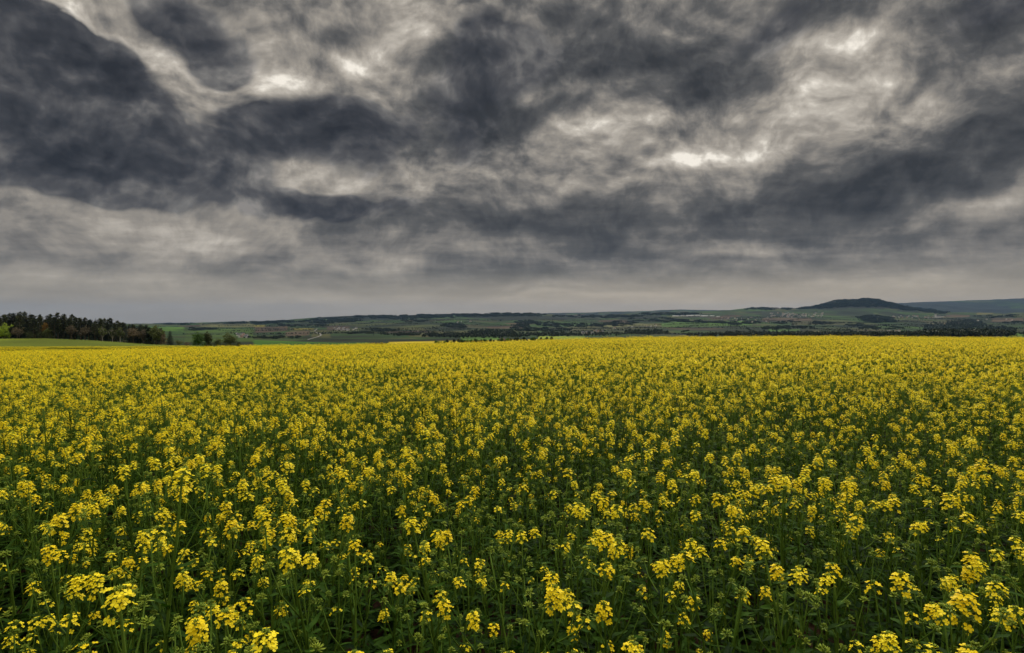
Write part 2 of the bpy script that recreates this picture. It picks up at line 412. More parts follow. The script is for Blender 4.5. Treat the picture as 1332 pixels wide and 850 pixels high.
def plant(seed, kind, lod):
    """kind 0: full bloom, 1: partly in bloom, 2: still in bud.  returns part meshes"""
    rng = random.Random(seed)
    H = rng.uniform(.86,1.08) if kind == 0 else (rng.uniform(.76,.98) if kind == 1 else rng.uniform(.6,.86))
    parts = {'stem': MB(), 'foliage': MB(), 'flower_head': [], 'bud_cluster': []}
    lean = Vector((rng.uniform(-.08,.08), rng.uniform(-.08,.08), 0))
    def P(t): return Vector((lean.x*t*t+.012*math.sin(t*5+seed), lean.y*t*t+.012*math.cos(t*4+seed), H*t))
    ns = {0:7,1:4,2:3}[lod]; tn = {0:6,1:4,2:3}[lod]
    pts = [P(i/ns) for i in range(ns+1)]
    r0 = rng.uniform(.0050,.0078)
    parts['stem'].tube(pts, [r0*(1-.62*i/ns) for i in range(ns+1)], tn, 2)
    def head(c, ax, bloom, size):
        mb = MB()
        if bloom > 0:
            raceme(mb, c, ax, size, bloom, rng, lod); parts['flower_head'].append(mb)
        else:
            budcluster(mb, c, ax, size, rng, lod); parts['bud_cluster'].append(mb)
    head(P(1)+Vector((0,0,.005)), (lean.x*2,lean.y*2,1), rng.randint(24,38) if kind==0 else (rng.randint(10,22) if kind==1 else 0), rng.uniform(.84,1.12))
    nb = {0: rng.randint(4,6), 1: rng.randint(4,6), 2: rng.randint(3,5)}[kind]
    if lod == 2: nb = min(nb, 3)
    a0 = rng.uniform(0,6.28)
    for i in range(nb):
        t = .55+.36*(i+rng.random()*.6)/nb
        an = a0+i*2.4; o = P(t); out = rng.uniform(.045,.12)
        u = Vector((math.cos(an), math.sin(an), 0))
        top = min(H*rng.uniform(.86,1.0), o.z+rng.uniform(.12,.3))
        if kind == 0 and i >= nb-2: top = H*rng.uniform(.93,1.02)
        end = Vector((o.x+u.x*out, o.y+u.y*out, max(top, o.z+.05)))
        mid = o.lerp(end, .5)+u*out*.22
        parts['stem'].tube([o, mid, end], [.0026,.0021,.0015], max(3,tn-2), 2)
        r = rng.random()
        if kind == 0: bl = rng.randint(12,26) if r < .34 else (rng.randint(4,8) if r < .52 else 0)
        elif kind == 1: bl = rng.randint(5,12) if r < .2 else 0
        else: bl = rng.randint(3,6) if r < .10 else 0
        head(end, (end-mid).normalized()+Vector((0,0,.6)), bl, rng.uniform(.68,.95))
        if lod < 2:
            leaf(parts['foliage'], o, u+Vector((0,0,rng.uniform(.4,1.1))), rng.uniform(.06,.11), rng.uniform(.008,.014), rng, lod)
            if lod == 0: leaf(parts['foliage'], mid, u+Vector((rng.uniform(-.4,.4),rng.uniform(-.4,.4),.7)), rng.uniform(.03,.06), .006, rng, 1)
    for i in range({0:15,1:8,2:3}[lod]):
        t = .06+.62*i/({0:15,1:8,2:3}[lod])+rng.uniform(0,.05); an = rng.uniform(0,6.28)
        big = 1-.55*t
        leaf(parts['foliage'], P(t), (math.cos(an),math.sin(an),rng.uniform(.15,.8)), rng.uniform(.12,.21)*big, rng.uniform(.007,.016)*big*(1 if lod<2 else 1.4), rng, lod)
    return parts, H
def flat(parts):
    m = MB(); m.merge(parts['stem']); m.merge(parts['foliage'])
    for h in parts['flower_head']+parts['bud_cluster']: m.merge(h)
    return m

rng = random.Random(11); nrs = np.random.RandomState(5)
KN = [0]*9+[1]*6+[2]*5
near_parts = [plant(100+i, k, 0) for i, k in enumerate(KN)]
near_mesh = [flat(p).mesh('rapeseed_near_%d' % i, PLM) for i, (p, _) in enumerate(near_parts)]
def pick(n, probs): return nrs.choice([0,1,2], size=n, p=probs)
by_kind = {k: [i for i, q in enumerate(KN) if q == k] for k in (0,1,2)}

# positions of all plants out to NEAR metres, thinned where the stand is gappy
NEAR, MID = 11.0, 30.0
DENS = 38.0
xs, ys = [], []
step = 1/math.sqrt(DENS)
gx = np.arange(-NEAR*1.05-2.5, NEAR*1.05+2.5, step); gy = np.arange(.75, NEAR, step)
GX, GY = np.meshgrid(gx, gy); GX = GX+nrs.uniform(-.48,.48,GX.shape)*step; GY = GY+nrs.uniform(-.48,.48,GY.shape)*step
GX, GY = GX.ravel(), GY.ravel()
m = (np.abs(GX) < GY*1.0+2.2) & (np.hypot(GX, GY) > 1.15); GX, GY = GX[m], GY[m]
lush = fbm(GX*.9+40, GY*.9+3, 3)                              # patches more or less in flower
r = nrs.rand(len(GX)); p0 = np.clip(.33+(lush-.5)*1.3+np.clip((GY-1.5)*.055,0,.30), .04, .85); p1 = .30
kinds = np.where(r < p0, 0, np.where(r < p0+p1*(1-p0)*1.3, 1, 2))
vidx = np.array([rng.choice(by_kind[k]) for k in kinds])
GZ = height(GX, GY)
rotz = nrs.uniform(0, 6.283, len(GX)); tl = nrs.normal(0, .07, (len(GX),2))
scl = nrs.normal(1, .085, len(GX)).clip(.78,1.22)*(1+.24*(fbm(GX*.5+9, GY*.5, 2)-.5))
# which plants show largest: nearest whose heads fall inside the frame
hd = CAMZ-(GZ+.95*scl)
ppx = CX+F*GX/GY; ppy = HY+F*hd/GY
vis = (np.abs(ppx-CX) < 690) & (ppy < 880)
order = np.argsort(np.where(vis, GY, 1e9))[:300]
single = np.zeros(len(GX), bool); single[order] = True

# the 300 single plants, with parts
proto_root = {}
def make_plant(i):
    parts, H = near_parts[i]
    root = empty('rapeseed_plant')
    mobj('stem', parts['stem'].mesh('stem', PLM), root)
    mobj('foliage', parts['foliage'].mesh('foliage', PLM), root)
    for h in parts['flower_head']: mobj('flower_head', h.mesh('flower_head', PLM), root)
    for h in parts['bud_cluster']: mobj('bud_cluster', h.mesh('bud_cluster', PLM), root)
    return root
ORD = ['first','second','third','fourth','fifth','sixth','seventh','eighth','ninth','tenth','eleventh','twelfth','thirteenth','fourteenth','fifteenth',
       'sixteenth','seventeenth','eighteenth','nineteenth','twentieth']
NUM = {0:'no open head',1:'one yellow head',2:'two yellow heads',3:'three yellow heads',4:'four yellow heads',5:'five yellow heads',6:'six yellow heads',7:'seven yellow heads'}
singles = list(order); singles.sort(key=lambda j: -ppy[j])
rows = [singles[a:a+15] for a in range(0, 300, 15)]
for ri, row in enumerate(rows):
    row.sort(key=lambda j: ppx[j])
    for ci, j in enumerate(row):
        i = int(vidx[j])
        if i in proto_root: root = copy_tree(proto_root[i])
        else: root = make_plant(i); proto_root[i] = root
        root.location = (GX[j], GY[j], GZ[j]-.01)
        root.rotation_euler = (tl[j,0], tl[j,1], rotz[j]); root.scale = (scl[j],)*3
        nh = len(near_parts[i][0]['flower_head'])
        hgt = near_parts[i][1]*scl[j]
        look = 'tall ' if hgt > 1.0 else ('short ' if hgt < .78 else '')
        what = ('%srapeseed plant still in green bud' % look) if nh == 0 else ('%srapeseed plant with %s' % (look, NUM[min(nh,7)]))
        where = 'along the bottom edge' if ri == 0 else 'in the %s row up' % ORD[ri]
        tag(root, '%s, %s from the left %s' % (what, ORD[ci], where), 'rapeseed plant', 'rapeseed plants at the front of the field')

# all other plants of the field: one object
rest = ~single
sub = np.nonzero(rest)[0]
# second detail level
mid_mesh = [flat(plant(300+i, k, 1)[0]).mesh('rapeseed_mid_%d' % i, PLM) for i, k in enumerate([0]*7+[1]*4+[2]*2)]
def tile(seed, n, size, kinds_p=(.50,.28,.22)):
    rr = random.Random(seed); out = MB(); g = max(1, round(math.sqrt(n)))
    base = [flat(plant(500+seed*40+i, rr.choices([0,1,2], kinds_p)[0], 2)[0]) for i in range(8)]
    for a in range(g):
        for b in range(g):
            sc = rr.gauss(1, .09)
            M = Matrix.Translation(((a+.5+rr.uniform(-.5,.5))/g*size-size/2, (b+.5+rr.uniform(-.5,.5))/g*size-size/2, 0)) @ Matrix.Rotation(rr.uniform(0,6.28),4,'Z') @ Matrix.Rotation(rr.gauss(0,.08),4,'X') @ Matrix.Scale(sc,4)
            out.merge(rr.choice(base), M)
    return out.mesh('rapeseed_tile', PLM)
tiles = [tile(i, 36, 1.0) for i in range(6)]+[tile(6, 34, 1.0, (.12,.33,.55))]
P_, R_, S_, I_ = [], [], [], []
for j in sub:
    P_.append((GX[j],GY[j],GZ[j]-.01)); R_.append((tl[j,0],tl[j,1],rotz[j])); S_.append((scl[j],)*3)
    d = GY[j]
    I_.append(int(vidx[j]) if d < 6.0 else len(near_mesh)+int(nrs.randint(0,7) if kinds[j]==0 else (nrs.randint(7,11) if kinds[j]==1 else nrs.randint(11,13))))
# middle distance in tiles
nN, nM = len(near_mesh), len(mid_mesh)
def place_tiles(y0, y1, size, base, nk, sc, xlim, zmod=None):
    yv = np.arange(y0+size/2, y1, size)
    for y in yv:
        a = max(xlim[0](y), -1e9); b = xlim[1](y)
        xv = np.arange(a, b, size)+nrs.uniform(0, size)
        z = height(xv, np.full_like(xv, y))
        for x, zz in zip(xv, z):
            qx = CX+F*x/y; qy = HY+F*(CAMZ-zz-1)/y
            if y > 140 and ((60 < qx < 135 and abs(qy-453.2-(qx-90)*.012) < .7) or (5 < qx < 45 and abs(qy-456-(qx-20)*.03) < .7)): continue
            P_.append((x+nrs.uniform(-.08,.08)*size, y+nrs.uniform(-.08,.08)*size, zz-.02))
            R_.append((0,0,nrs.randint(0,4)*math.pi/2+nrs.normal(0,.12)))
            k = sc*(1+.10*(vnoise(x*.8, y*.8)-.5)*2)
            kk = base+nrs.randint(0,nk)
            if nk == 7:
                thin = vnoise(x*.33+3, y*.33)+.5*vnoise(x*1.1, y*1.1) > 1.13 and y < 45
                if math.hypot((x-10.5)/2.6, (y-14.6)/1.2) < 1 or math.hypot((x-1.8)/1.4,(y-13.2)/.8) < 1: thin = True
                kk = base+6 if thin else base+nrs.randint(0,6)
            S_.append((sc, sc, k)); I_.append(kk)
place_tiles(NEAR, 92.0, .92, nN+nM, 7, 1.0, (lambda y: -y*1.0-3, lambda y: y*1.0+3))
# the strip beyond the dip, on the left
big = [tile(20+i, 144, 4.0) for i in range(3)]
for t in big:
    pass
place_tiles(150.0, 303.0, 3.8, nN+nM+7, 3, 1.0, (lambda y: -y*1.05, lambda y: -y*.42))
scatter('rapeseed_crop', P_, R_, S_, I_, near_mesh+mid_mesh+tiles+big, 'dense yellow flowering rapeseed crop filling the field')
print('scatter points', len(P_))

# low weeds and fallen leaves between the stems
def weed(seed):
    rr = random.Random(seed); m = MB()
    for i in range(16):
        an = rr.uniform(0,6.28); rad = rr.uniform(0,.1)
        leaf(m, (math.cos(an)*rad*.4, math.sin(an)*rad*.4, .005+rr.uniform(0,.08)), (math.cos(an),math.sin(an),rr.uniform(.2,1.2)), rr.uniform(.06,.16), rr.uniform(.008,.02), rr, 1)
    return m.mesh('weed', PLM)
weeds = [weed(i) for i in range(5)]
n = 2600; wy = .9+nrs.rand(n)**.7*8; wx = (nrs.rand(n)*2-1)*(wy*.97+.4); wz = height(wx, wy)
scatter('undergrowth', np.stack([wx,wy,wz],1), np.stack([wx*0,wx*0,nrs.uniform(0,6.28,n)],1), np.repeat(nrs.uniform(.7,1.6,n)[:,None],3,1), nrs.randint(0,5,n), weeds, 'low green leaves between the stems')
# ------------------------------------------------------------------ trees
def crownmat(name, c1, c2, trans=.15): return leafy(name, c1, c2, .6, trans, scale=.35, spec=.15, rand=.5)
M_PINE  = crownmat('pine_needles', (.010,.018,.007), (.042,.052,.016), .05)
M_SPRU  = crownmat('spruce_needles', (.008,.015,.009), (.022,.032,.015), .05)
M_LIME  = crownmat('fresh_leaves', (.17,.27,.02), (.30,.40,.04))
M_OLIV  = crownmat('olive_leaves', (.040,.055,.015), (.09,.11,.03))
M_BROW  = crownmat('brown_twigs', (.085,.070,.042), (.16,.125,.075))
M_ORAN  = crownmat('copper_leaves', (.24,.14,.03), (.38,.24,.06))
M_GREEN = crownmat('green_leaves', (.045,.10,.010), (.11,.21,.02))
M_FAR   = crownmat('distant_leaves', (.012,.022,.010), (.034,.050,.018), .05)

def rnd_unit(rr):
    while True:
        v = Vector((rr.uniform(-1,1), rr.uniform(-1,1), rr.uniform(-1,1)))
        if .05 < v.length < 1: return v.normalized()
def clump(mb, c, rad, n, sz, rr, flatten=.6):
    c = Vector(c)
    for i in range(n):
        u = rnd_unit(rr); p = c + Vector((u.x, u.y, u.z*flatten))*rad*(rr.random()**.4)
        a, b, _ = basis(u+rnd_unit(rr)*.8); s = sz*rr.uniform(.6,1.3)
        mb.add([p-a*s*.5, p-b*s*.35+a*s*.1, p+a*s*.5, p+b*s*.35], [(0,1,2,3)], 0)
def limb(tr, a, b, r, rr, n=4):
    a = Vector(a); b = Vector(b); mid = a.lerp(b,.5)+rnd_unit(rr)*(b-a).length*.08
    tr.tube([a, mid, b], [r, r*.7, r*.3], n, 0)
def pine(seed, H):
    rr = random.Random(seed); tr, cr = MB(), MB()
    lx, ly = rr.uniform(-.4,.4), rr.uniform(-.4,.4)
    P = lambda t: Vector((lx*t*t, ly*t*t, H*t))
    tr.tube([P(i/6) for i in range(7)], [.24*(1-.8*i/6) for i in range(7)], 6, 0)
    b0 = rr.uniform(.16,.36)
    for i in range(32):
        t = b0+(1-b0)*(i/32.); w = H*.18*(1-((t-b0)/(1-b0))**1.8*.85)*rr.uniform(.6,1.15)
        an = i*2.4+rr.uniform(-.4,.4); o = P(t); e = o+Vector((math.cos(an)*w, math.sin(an)*w, w*rr.uniform(.05,.5)))
        limb(tr, o, e, .06, rr, 3)
        clump(cr, e, rr.uniform(.7,1.2)*H/17, 34, .5, rr, .6); clump(cr, o.lerp(e,.5), .7, 16, .5, rr, .6)
    clump(cr, P(1.0), .55, 26, .4, rr, 1.3)
    return tr, cr
def spruce(seed, H):
    rr = random.Random(seed); tr, cr = MB(), MB()
    tr.tube([(0,0,H*i/5) for i in range(6)], [.22*(1-.9*i/5) for i in range(6)], 6, 0)
    nt = 17
    for k in range(nt):
        t = .1+.87*k/nt; w = H*.19*(1-t)**.85*rr.uniform(.8,1.15)+.12
        m = 7 if t < .7 else 5
        for q in range(m):
            an = q*6.283/m+k*.7+rr.uniform(-.25,.25); ww = w*rr.uniform(.75,1.15)
            o = Vector((0,0,H*t)); e = o+Vector((math.cos(an)*ww, math.sin(an)*ww, -ww*.28))
            limb(tr, o, e, .035, rr, 3)
            for s in (.45,.75,1.0): clump(cr, o.lerp(e,s), .30+.12*ww, 12, .45, rr, .5)
    clump(cr, (0,0,H*.985), .2, 10, .3, rr, 2.2)
    return tr, cr
def broadleaf(seed, H, W, dens=1.0, low=.25, sz=.42):
    rr = random.Random(seed); tr, cr = MB(), MB()
    fork = H*rr.uniform(.22,.34)
    tr.tube([(0,0,-.2),(0,0,fork*.5),(rr.uniform(-.1,.1),0,fork)], [.24*H/11,.19*H/11,.16*H/11], 7, 0)
    top = H*(1-low)
    for i in range(13):
        an = i*2.4; el = .25+1.2*rr.random(); R = W*.5*rr.uniform(.6,1)
        e = Vector((math.cos(an)*math.cos(el)*R, math.sin(an)*math.cos(el)*R, H*low+top*(.35+.6*math.sin(el)*rr.uniform(.7,1))))
        if i == 0: e = Vector((0,0,H*.96))
        o = Vector((0,0,fork)) if i % 2 else Vector((0,0,fork*.8)); limb(tr, o, e, .09*H/11, rr, 4)
        for q in range(5):
            s = rr.uniform(.35,1); c = o.lerp(e, s)+rnd_unit(rr)*W*.12
            if rr.random() < .8: limb(tr, o.lerp(e, s*.8), c, .03*H/11, rr, 3)
            clump(cr, c, W*.15*rr.uniform(.6,1.25), int(38*dens), sz, rr, .75)
    if low <= .05:
        for i in range(14):
            an = i*2.4; c = (math.cos(an)*W*.34*rr.uniform(.5,1), math.sin(an)*W*.34*rr.uniform(.5,1), H*rr.uniform(.08,.32)); clump(cr, c, W*.17, int(40*dens), sz, rr, .9)
    return tr, cr
def tree_proto(name, t, mt, bark=None):
    root = empty(name)
    mobj('trunk', t[0].mesh('trunk', [bark or M_BARK]), root); mobj('crown', t[1].mesh('crown', [mt], False), root)
    root['used'] = 0
    return root
def put(proto, x, y, rz, s, label, cat, group=None, z=None, sxy=None):
    if proto['used'] == 0: r = proto; r['used'] = 1
    else: r = copy_tree(proto)
    zz = float(height(x, y)) if z is None else z
    r.location = (x, y, zz-.15); r.rotation_euler = (0,0,rz); k = sxy or 1
    r.scale = (s*k, s*k, s)
    if 'group' in r.keys(): del r['group']
    tag(r, label, cat, group)
    return r
pines = [tree_proto('pine_tree', pine(s, 17), M_PINE) for s in range(5)]
spruces = [tree_proto('spruce_tree', spruce(s, 16), M_SPRU) for s in range(3)]
rt = random.Random(4)
TOP = [(-60,411),(0,411),(8,408),(24,404.5),(45,408),(75,408.5),(90,411),(107,411),(118,415),(135,412.5),(150,416.5),(160,419),(170,420),(185,422),(196,424),(210,427),(222,430)]
G1 = 'tall dark conifers of the wood beside the field'
for row, (y0, dx, ddx) in enumerate([(411, 6.5, 0), (419, 7.0, 3), (429, 6.5, 1), (442, 7.0, 4)]):
    px = -46+ddx
    while px < 212:
        x_ = px+rt.uniform(-2,2); y = y0+rt.uniform(-5,5)
        X = y*(x_-CX)/F; g = float(height(X, y)); gpy = HY-(g-CAMZ)/y*F
        h = (gpy-float(ip(x_, TOP)))*y/F*rt.uniform(.80,1.05)
        if row == 0: h *= .93
        if rt.random() < (.85, .35, .8, .45)[row]: put(rt.choice(pines), X, y, rt.uniform(0,6.28), h/17., 'dark pine tree among the tall conifers of the wood on the left', 'pine', G1, sxy=rt.uniform(.95,1.3))
        else: put(rt.choice(spruces), X, y, rt.uniform(0,6.28), h/16.5, 'dark pointed spruce among the tall conifers of the wood on the left', 'spruce', 'pointed spruces in the wood beside the field', sxy=rt.uniform(.95,1.25))
        px += dx
def bl(px, toppy, wpx, y, mt, label, seed, dens=1.0, name='broadleaf_tree', cat='tree', low=.22, bark=None, group=None):
    X = y*(px-CX)/F; g = float(height(X, y)); gpy = HY-(g-CAMZ)/y*F
    H = (gpy-toppy)*y/F; W = wpx*y/F
    p = tree_proto(name, broadleaf(seed, H, W, dens, low, sz=.045*H), mt, bark)
    return put(p, X, y, 0, 1, label, cat, group)
bl(5, 418.5, 17, 402, M_LIME, 'bright light green tree at the left end of the dark wood', 31, 1.3, low=.05)
bl(22, 424, 16, 403, M_BROW, 'grey brown leafless tree beside the bright light green one', 32, .8)
bl(38, 430.5, 14, 402, M_OLIV, 'low olive bush at the foot of the dark wood', 33, .9, low=.05)
bl(59, 418.5, 11, 406, M_ORAN, 'copper orange tree standing out from the dark pines', 34, .8)
bl(52, 431, 12, 402, M_OLIV, 'small green bush left of the copper orange tree', 35, 1, low=.02)
bl(62, 427, 15, 403, M_OLIV, 'round olive green tree under the copper orange one', 36, 1.1, low=.05)
bl(93, 422.5, 15, 402, M_BROW, 'light brown round-topped tree halfway along the wood', 37, .7)
bl(110, 424, 16, 402, M_BROW, 'greyish tree with bare twigs right of the light brown one', 38, .6)
bl(133, 425, 12, 401, M_OLIV, 'thin olive tree with a pale trunk at the wood edge', 39, .6, low=.4, bark=M_BIRCH)
bl(146, 426, 13, 401, M_OLIV, 'thin tree with sparse leaves between two pale trunks', 40, .5, low=.4, bark=M_BIRCH)
bl(156, 425, 15, 401, M_OLIV, 'olive tree with a tall pale trunk near the low end of the wood', 41, .7, low=.35, bark=M_BIRCH)
bl(173, 425, 17, 401, M_BROW, 'reddish brown tree near the low end of the wood', 42, .8)
bl(186, 427, 14, 400, M_BROW, 'dull brown tree beside the large dark round one', 43, .7)
bl(203, 422.5, 22, 399, M_OLIV, 'large dark round tree close to the end of the wood', 44, 1.4, low=.1)
bl(213, 434, 10, 398, M_BROW, 'small bare bush left of the lone conifer', 45, .7, low=.05)
bl(194, 425.5, 15, 403, M_PINE, 'very dark dense tree between the brown trees and the large round one', 53, 1.8, low=.02)
bl(180, 423.5, 15, 408, M_PINE, 'dark dense tree rising behind the reddish brown one', 54, 1.6, low=.02)
lx = 392*(221-CX)/F; put(spruces[0], lx, 392, 1, 11/16., 'dark conifer standing alone at the right end of the wood', 'spruce', z=float(height(lx, 392)), sxy=1.3)
bl(232, 442, 14, 380, M_OLIV, 'low scrubby bush right of the lone conifer', 46, 1, name='bush', cat='bush', low=.02)
bl(243, 444, 12, 370, M_BROW, 'low brown bush between the wood and the round trees', 47, .8, name='bush', cat='bush', low=.02)
bl(258, 432.5, 22, 350, M_GREEN, 'bright green round tree, left one of the small trees past the wood', 48, 1.6, low=-.05)
bl(270, 429.5, 14, 356, M_OLIV, 'darker taller tree behind the bright green round one', 49, 1.4, low=.0)
bl(283, 440, 16, 350, M_OLIV, 'small bush between the two round trees', 50, 1, name='bush', cat='bush', low=.02)
bl(299, 433.5, 26, 350, M_OLIV, 'olive round tree standing right of the bright green one', 51, 1.6, low=-.05)
bl(311, 444, 8, 350, M_OLIV, 'tiny bush right of the olive round tree', 52, 1, name='bush', cat='bush', low=.02)

# low-detail tree shapes for the valley
def far_tree(seed, H, W, conif=False):
    rr = random.Random(seed); m = MB()
    m.tube([(0,0,-.5),(0,0,H*.6)], [.3,.12], 4, 1)
    for i in range(9):
        an = i*2.4; t = (i+.5)/9
        if conif: c = (math.cos(an)*W*.22*(1-t), math.sin(an)*W*.22*(1-t), H*(.1+.85*t)); r = W*.42*(1.1-t)
        else: c = (math.cos(an)*W*.26, math.sin(an)*W*.26, H*(.28+.55*t)); r = W*.32
        clump(m, c, r, 13, W*.30, rr, .8)
    return m
far_small = [far_tree(s, 10, 8, s % 3 == 2).mesh('far_tree_%d' % s, [M_FAR, M_BARK], False) for s in range(5)]
far_clump = []
for s in range(4):
    rr = random.Random(70+s); m = MB()
    for i in range(15):
        t = far_tree(200+s*20+i, rr.uniform(10,16), rr.uniform(8,12), rr.random() < .3)
        m.merge(t, Matrix.Translation((rr.gauss(0,15), rr.gauss(0,15), 0)))
    far_clump.append(m.mesh('far_wood_%d' % s, [M_FAR, M_BARK], False))
def wood(name, label, areas, seed):
    """areas: px, py, rx, ry, slant, count, scale, rmin, clumps?"""
    rr = random.Random(seed); P, R, S, I = [], [], [], []
    for (cx_, cy_, rx, ry, sl_, n, sc, rmin, cl) in areas:
        for k in range(n):
            a = rr.uniform(0,6.28); q = math.sqrt(rr.random())
            px = cx_+rx*q*math.cos(a); py = cy_+ry*q*math.sin(a)+sl_*(px-cx_)
            g = ground_at(px, py, rmin)
            if g is None: continue
            x, y, z = g
            f = math.exp(rr.uniform(-.02,.02)); x *= f; y *= f; z = float(height(x, y))
            P.append((x,y,z)); R.append((0,0,rr.uniform(0,6.28))); s_ = sc*rr.uniform(.7,1.25); S.append((s_,s_,s_))
            I.append(rr.randrange(5) if not cl else 5+rr.randrange(4))
    scatter(name, P, R, S, I, far_small+far_clump, label)
wood('hillside_wood', 'dark wood covering the low hill on the right behind the field', [
 (1246,428,46,9,0,520,1.25,1200,0),(1256,422,26,5,0,300,1.2,1200,0),(1297,431,26,5,0,220,1.3,1200,0),(1215,432,26,4,-.1,200,1.2,1200,0),(1205,437,90,2.0,0,260,1.1,1000,0),(1262,437,60,2.5,0,200,1.2,1000,0)], 1)
wood('treeline_wood', 'dark belt of trees just behind the top of the field', [
 (1060,437,130,1.6,0,420,1.1,1000,0),(1000,434.5,60,2.5,0,170,1.1,1000,0),(930,437.5,40,1,0,70,1,900,0),(1150,436.5,40,1.5,0,90,1.0,1000,0)], 2)
wood('valley_wood', 'dark woods scattered over the valley floor', [
 (640,434,30,4,.02,150,1.5,1300,0),(620,438.5,75,1.6,0,170,1.2,1200,0),(690,437,60,2,0,130,1.2,1200,0),(752,436,70,2,0,130,1.1,1200,0),(840,433.5,30,2.4,.02,140,1.3,1500,0),
 (676,425,14,6,.1,26,1,1500,1),(708,422,34,3,.08,40,1,2500,1),(762,424,50,2.4,0,44,.9,2500,1),(805,421,26,2.4,0,26,1,2500,1),(855,417,40,2.5,.03,36,1,3000,1),(905,419,30,2,.05,24,1,3000,1),(960,420,34,3,0,28,1,3000,1),
 (1140,416,26,4.5,.06,60,1.1,2500,1),(1118,424,16,1.6,0,14,.8,2500,1),(1050,421,60,2,0,30,.9,2500,1),(1025,427,40,2.5,0,26,.8,2000,1),(1150,427,34,2.4,0,22,.7,2000,1),
 (590,424,18,3,.05,28,1,2500,1),(540,418,16,1.5,0,14,1,3000,1),(495,430,22,1.8,.02,18,.8,2000,1),(560,436,60,1.6,0,34,.7,1500,1),(470,434,30,1.5,0,14,.7,1500,1),(360,440,40,1.2,0,14,.6,1300,1),
 (260,429,20,1.5,0,12,.9,2000,1),(235,422,20,1.5,0,18,1,3000,1),(390,424,40,1.2,0,22,.9,3000,1),(700,430,40,2,0,30,.9,2000,1),(1300,412,30,1.6,0,14,.9,3000,1),(1320,420,20,1.6,0,10,.8,2500,1)], 3)
wood('ridge_forest', 'forest along the skyline ridges', [
 (430,418,40,3,-.03,110,1.2,4500,1),(520,413,60,2.2,0,150,1.2,5500,1),(590,411,50,2.2,0,120,1.2,5500,1),(660,410,50,2,0,110,1.2,5500,1),(340,420,50,1.5,-.02,50,1.2,4500,1),
 (780,412,60,2,0,90,1.2,5500,1),(870,409,40,1.6,0,50,1.2,5500,1),(1000,402,30,1.2,0,40,1.2,6000,1)], 4)
wood('hilltop_forest', 'dark forest on the flat-topped hill', [
 (1127,394,48,4.6,0,330,1.1,6500,1),(1090,398,30,2,-.12,110,1.1,6500,1),(1165,399,30,2.6,.18,140,1.1,6500,1),(1205,404.5,26,2,.12,80,1.1,6500,1),(1060,400,24,1.0,-.1,50,1.1,6500,1)], 5)
# hedgerows with trees across the valley
rr = random.Random(9); P, R, S, I = [], [], [], []
for k in range(210):
    g = ground_at(rr.uniform(235,1345), rr.uniform(412,437), 1400)
    if g is None: continue
    x, y, z = g; d = rr.gauss(0,.35)+(math.pi/2 if rr.random() < .25 else 0); Ln = rr.uniform(120,520)*(1+y/6000)
    m_ = int(Ln/11)
    for i in range(m_):
        xx = x+math.cos(d)*i*11+rr.gauss(0,3); yy_ = y+math.sin(d)*i*11+rr.gauss(0,3)
        if rr.random() < .2: continue
        P.append((xx,yy_,float(height(xx,yy_)))); R.append((0,0,rr.uniform(0,6.28))); s_ = rr.uniform(.35,1.05); S.append((s_,s_,s_*.9)); I.append(rr.randrange(5))
scatter('hedgerow_trees', P, R, S, I, far_small, 'thin dark hedgerows with trees between the far fields')
# single round trees on the rim behind the field
sm = [tree_proto('field_tree', broadleaf(80+s, 7, 6.5, 1.0, .08, .5), [M_OLIV, M_GREEN, M_FAR][s % 3]) for s in range(3)]
rr = random.Random(21)
spots = [(497,445.6,760),(502,445.4,760),(490,446.2,760)]+[(520+i*5.2+rr.uniform(-1.5,1.5), 447.3-i*.25, 700) for i in range(5)]+[(566+i*4.3+rr.uniform(-1.5,1.5), 446.0-i*.10, 800+rr.uniform(-20,20)) for i in range(36)]
spots.sort()
nm = ['bushes in the dark row along the rim of the field']
for i, (px, py, y) in enumerate(spots):
    X = y*(px-CX)/F; lab = 'small dark round tree in the row behind the middle of the field'
    if px < 510: lab = 'tiny dark bush on the green slope left of the narrow yellow strip'
    elif px < 548: lab = 'low dark bush in front of the narrow yellow strip'
    put(sm[rr.randrange(3)], X, y, rr.uniform(0,6.28), rr.uniform(.55,1.15)*(.6 if px < 548 else 1), lab, 'bush' if px < 548 else 'tree',
        'tiny bushes left of the yellow strip' if px < 510 else ('low bushes before the yellow strip' if px < 548 else 'small trees in the row behind the field'))

# ------------------------------------------------------------------ houses, halls, church
M_WHITE = plain('white_render', (.62,.60,.55), (.80,.78,.72), scale=.4)
M_CREAM = plain('cream_render', (.42,.37,.28), (.55,.49,.38), scale=.4)
M_SLATE = plain('slate_roof', (.05,.05,.055), (.10,.10,.11), scale=.6)
M_TILE  = plain('tile_roof', (.12,.07,.05), (.19,.11,.08), scale=.6)
M_SHEET = plain('pale_sheet_roof', (.36,.38,.39), (.50,.51,.52), scale=.2)
M_GLASS = plain('window_glass', (.02,.025,.03), (.05,.055,.06), rough=.15, scale=.5, spec=.6)
def boxm(mb, x0,x1,y0,y1,z0,z1, mi=0):
    mb.add([(x0,y0,z0),(x1,y0,z0),(x1,y1,z0),(x0,y1,z0),(x0,y0,z1),(x1,y0,z1),(x1,y1,z1),(x0,y1,z1)],
           [(0,3,2,1),(4,5,6,7),(0,1,5,4),(1,2,6,5),(2,3,7,6),(3,0,4,7)], mi)
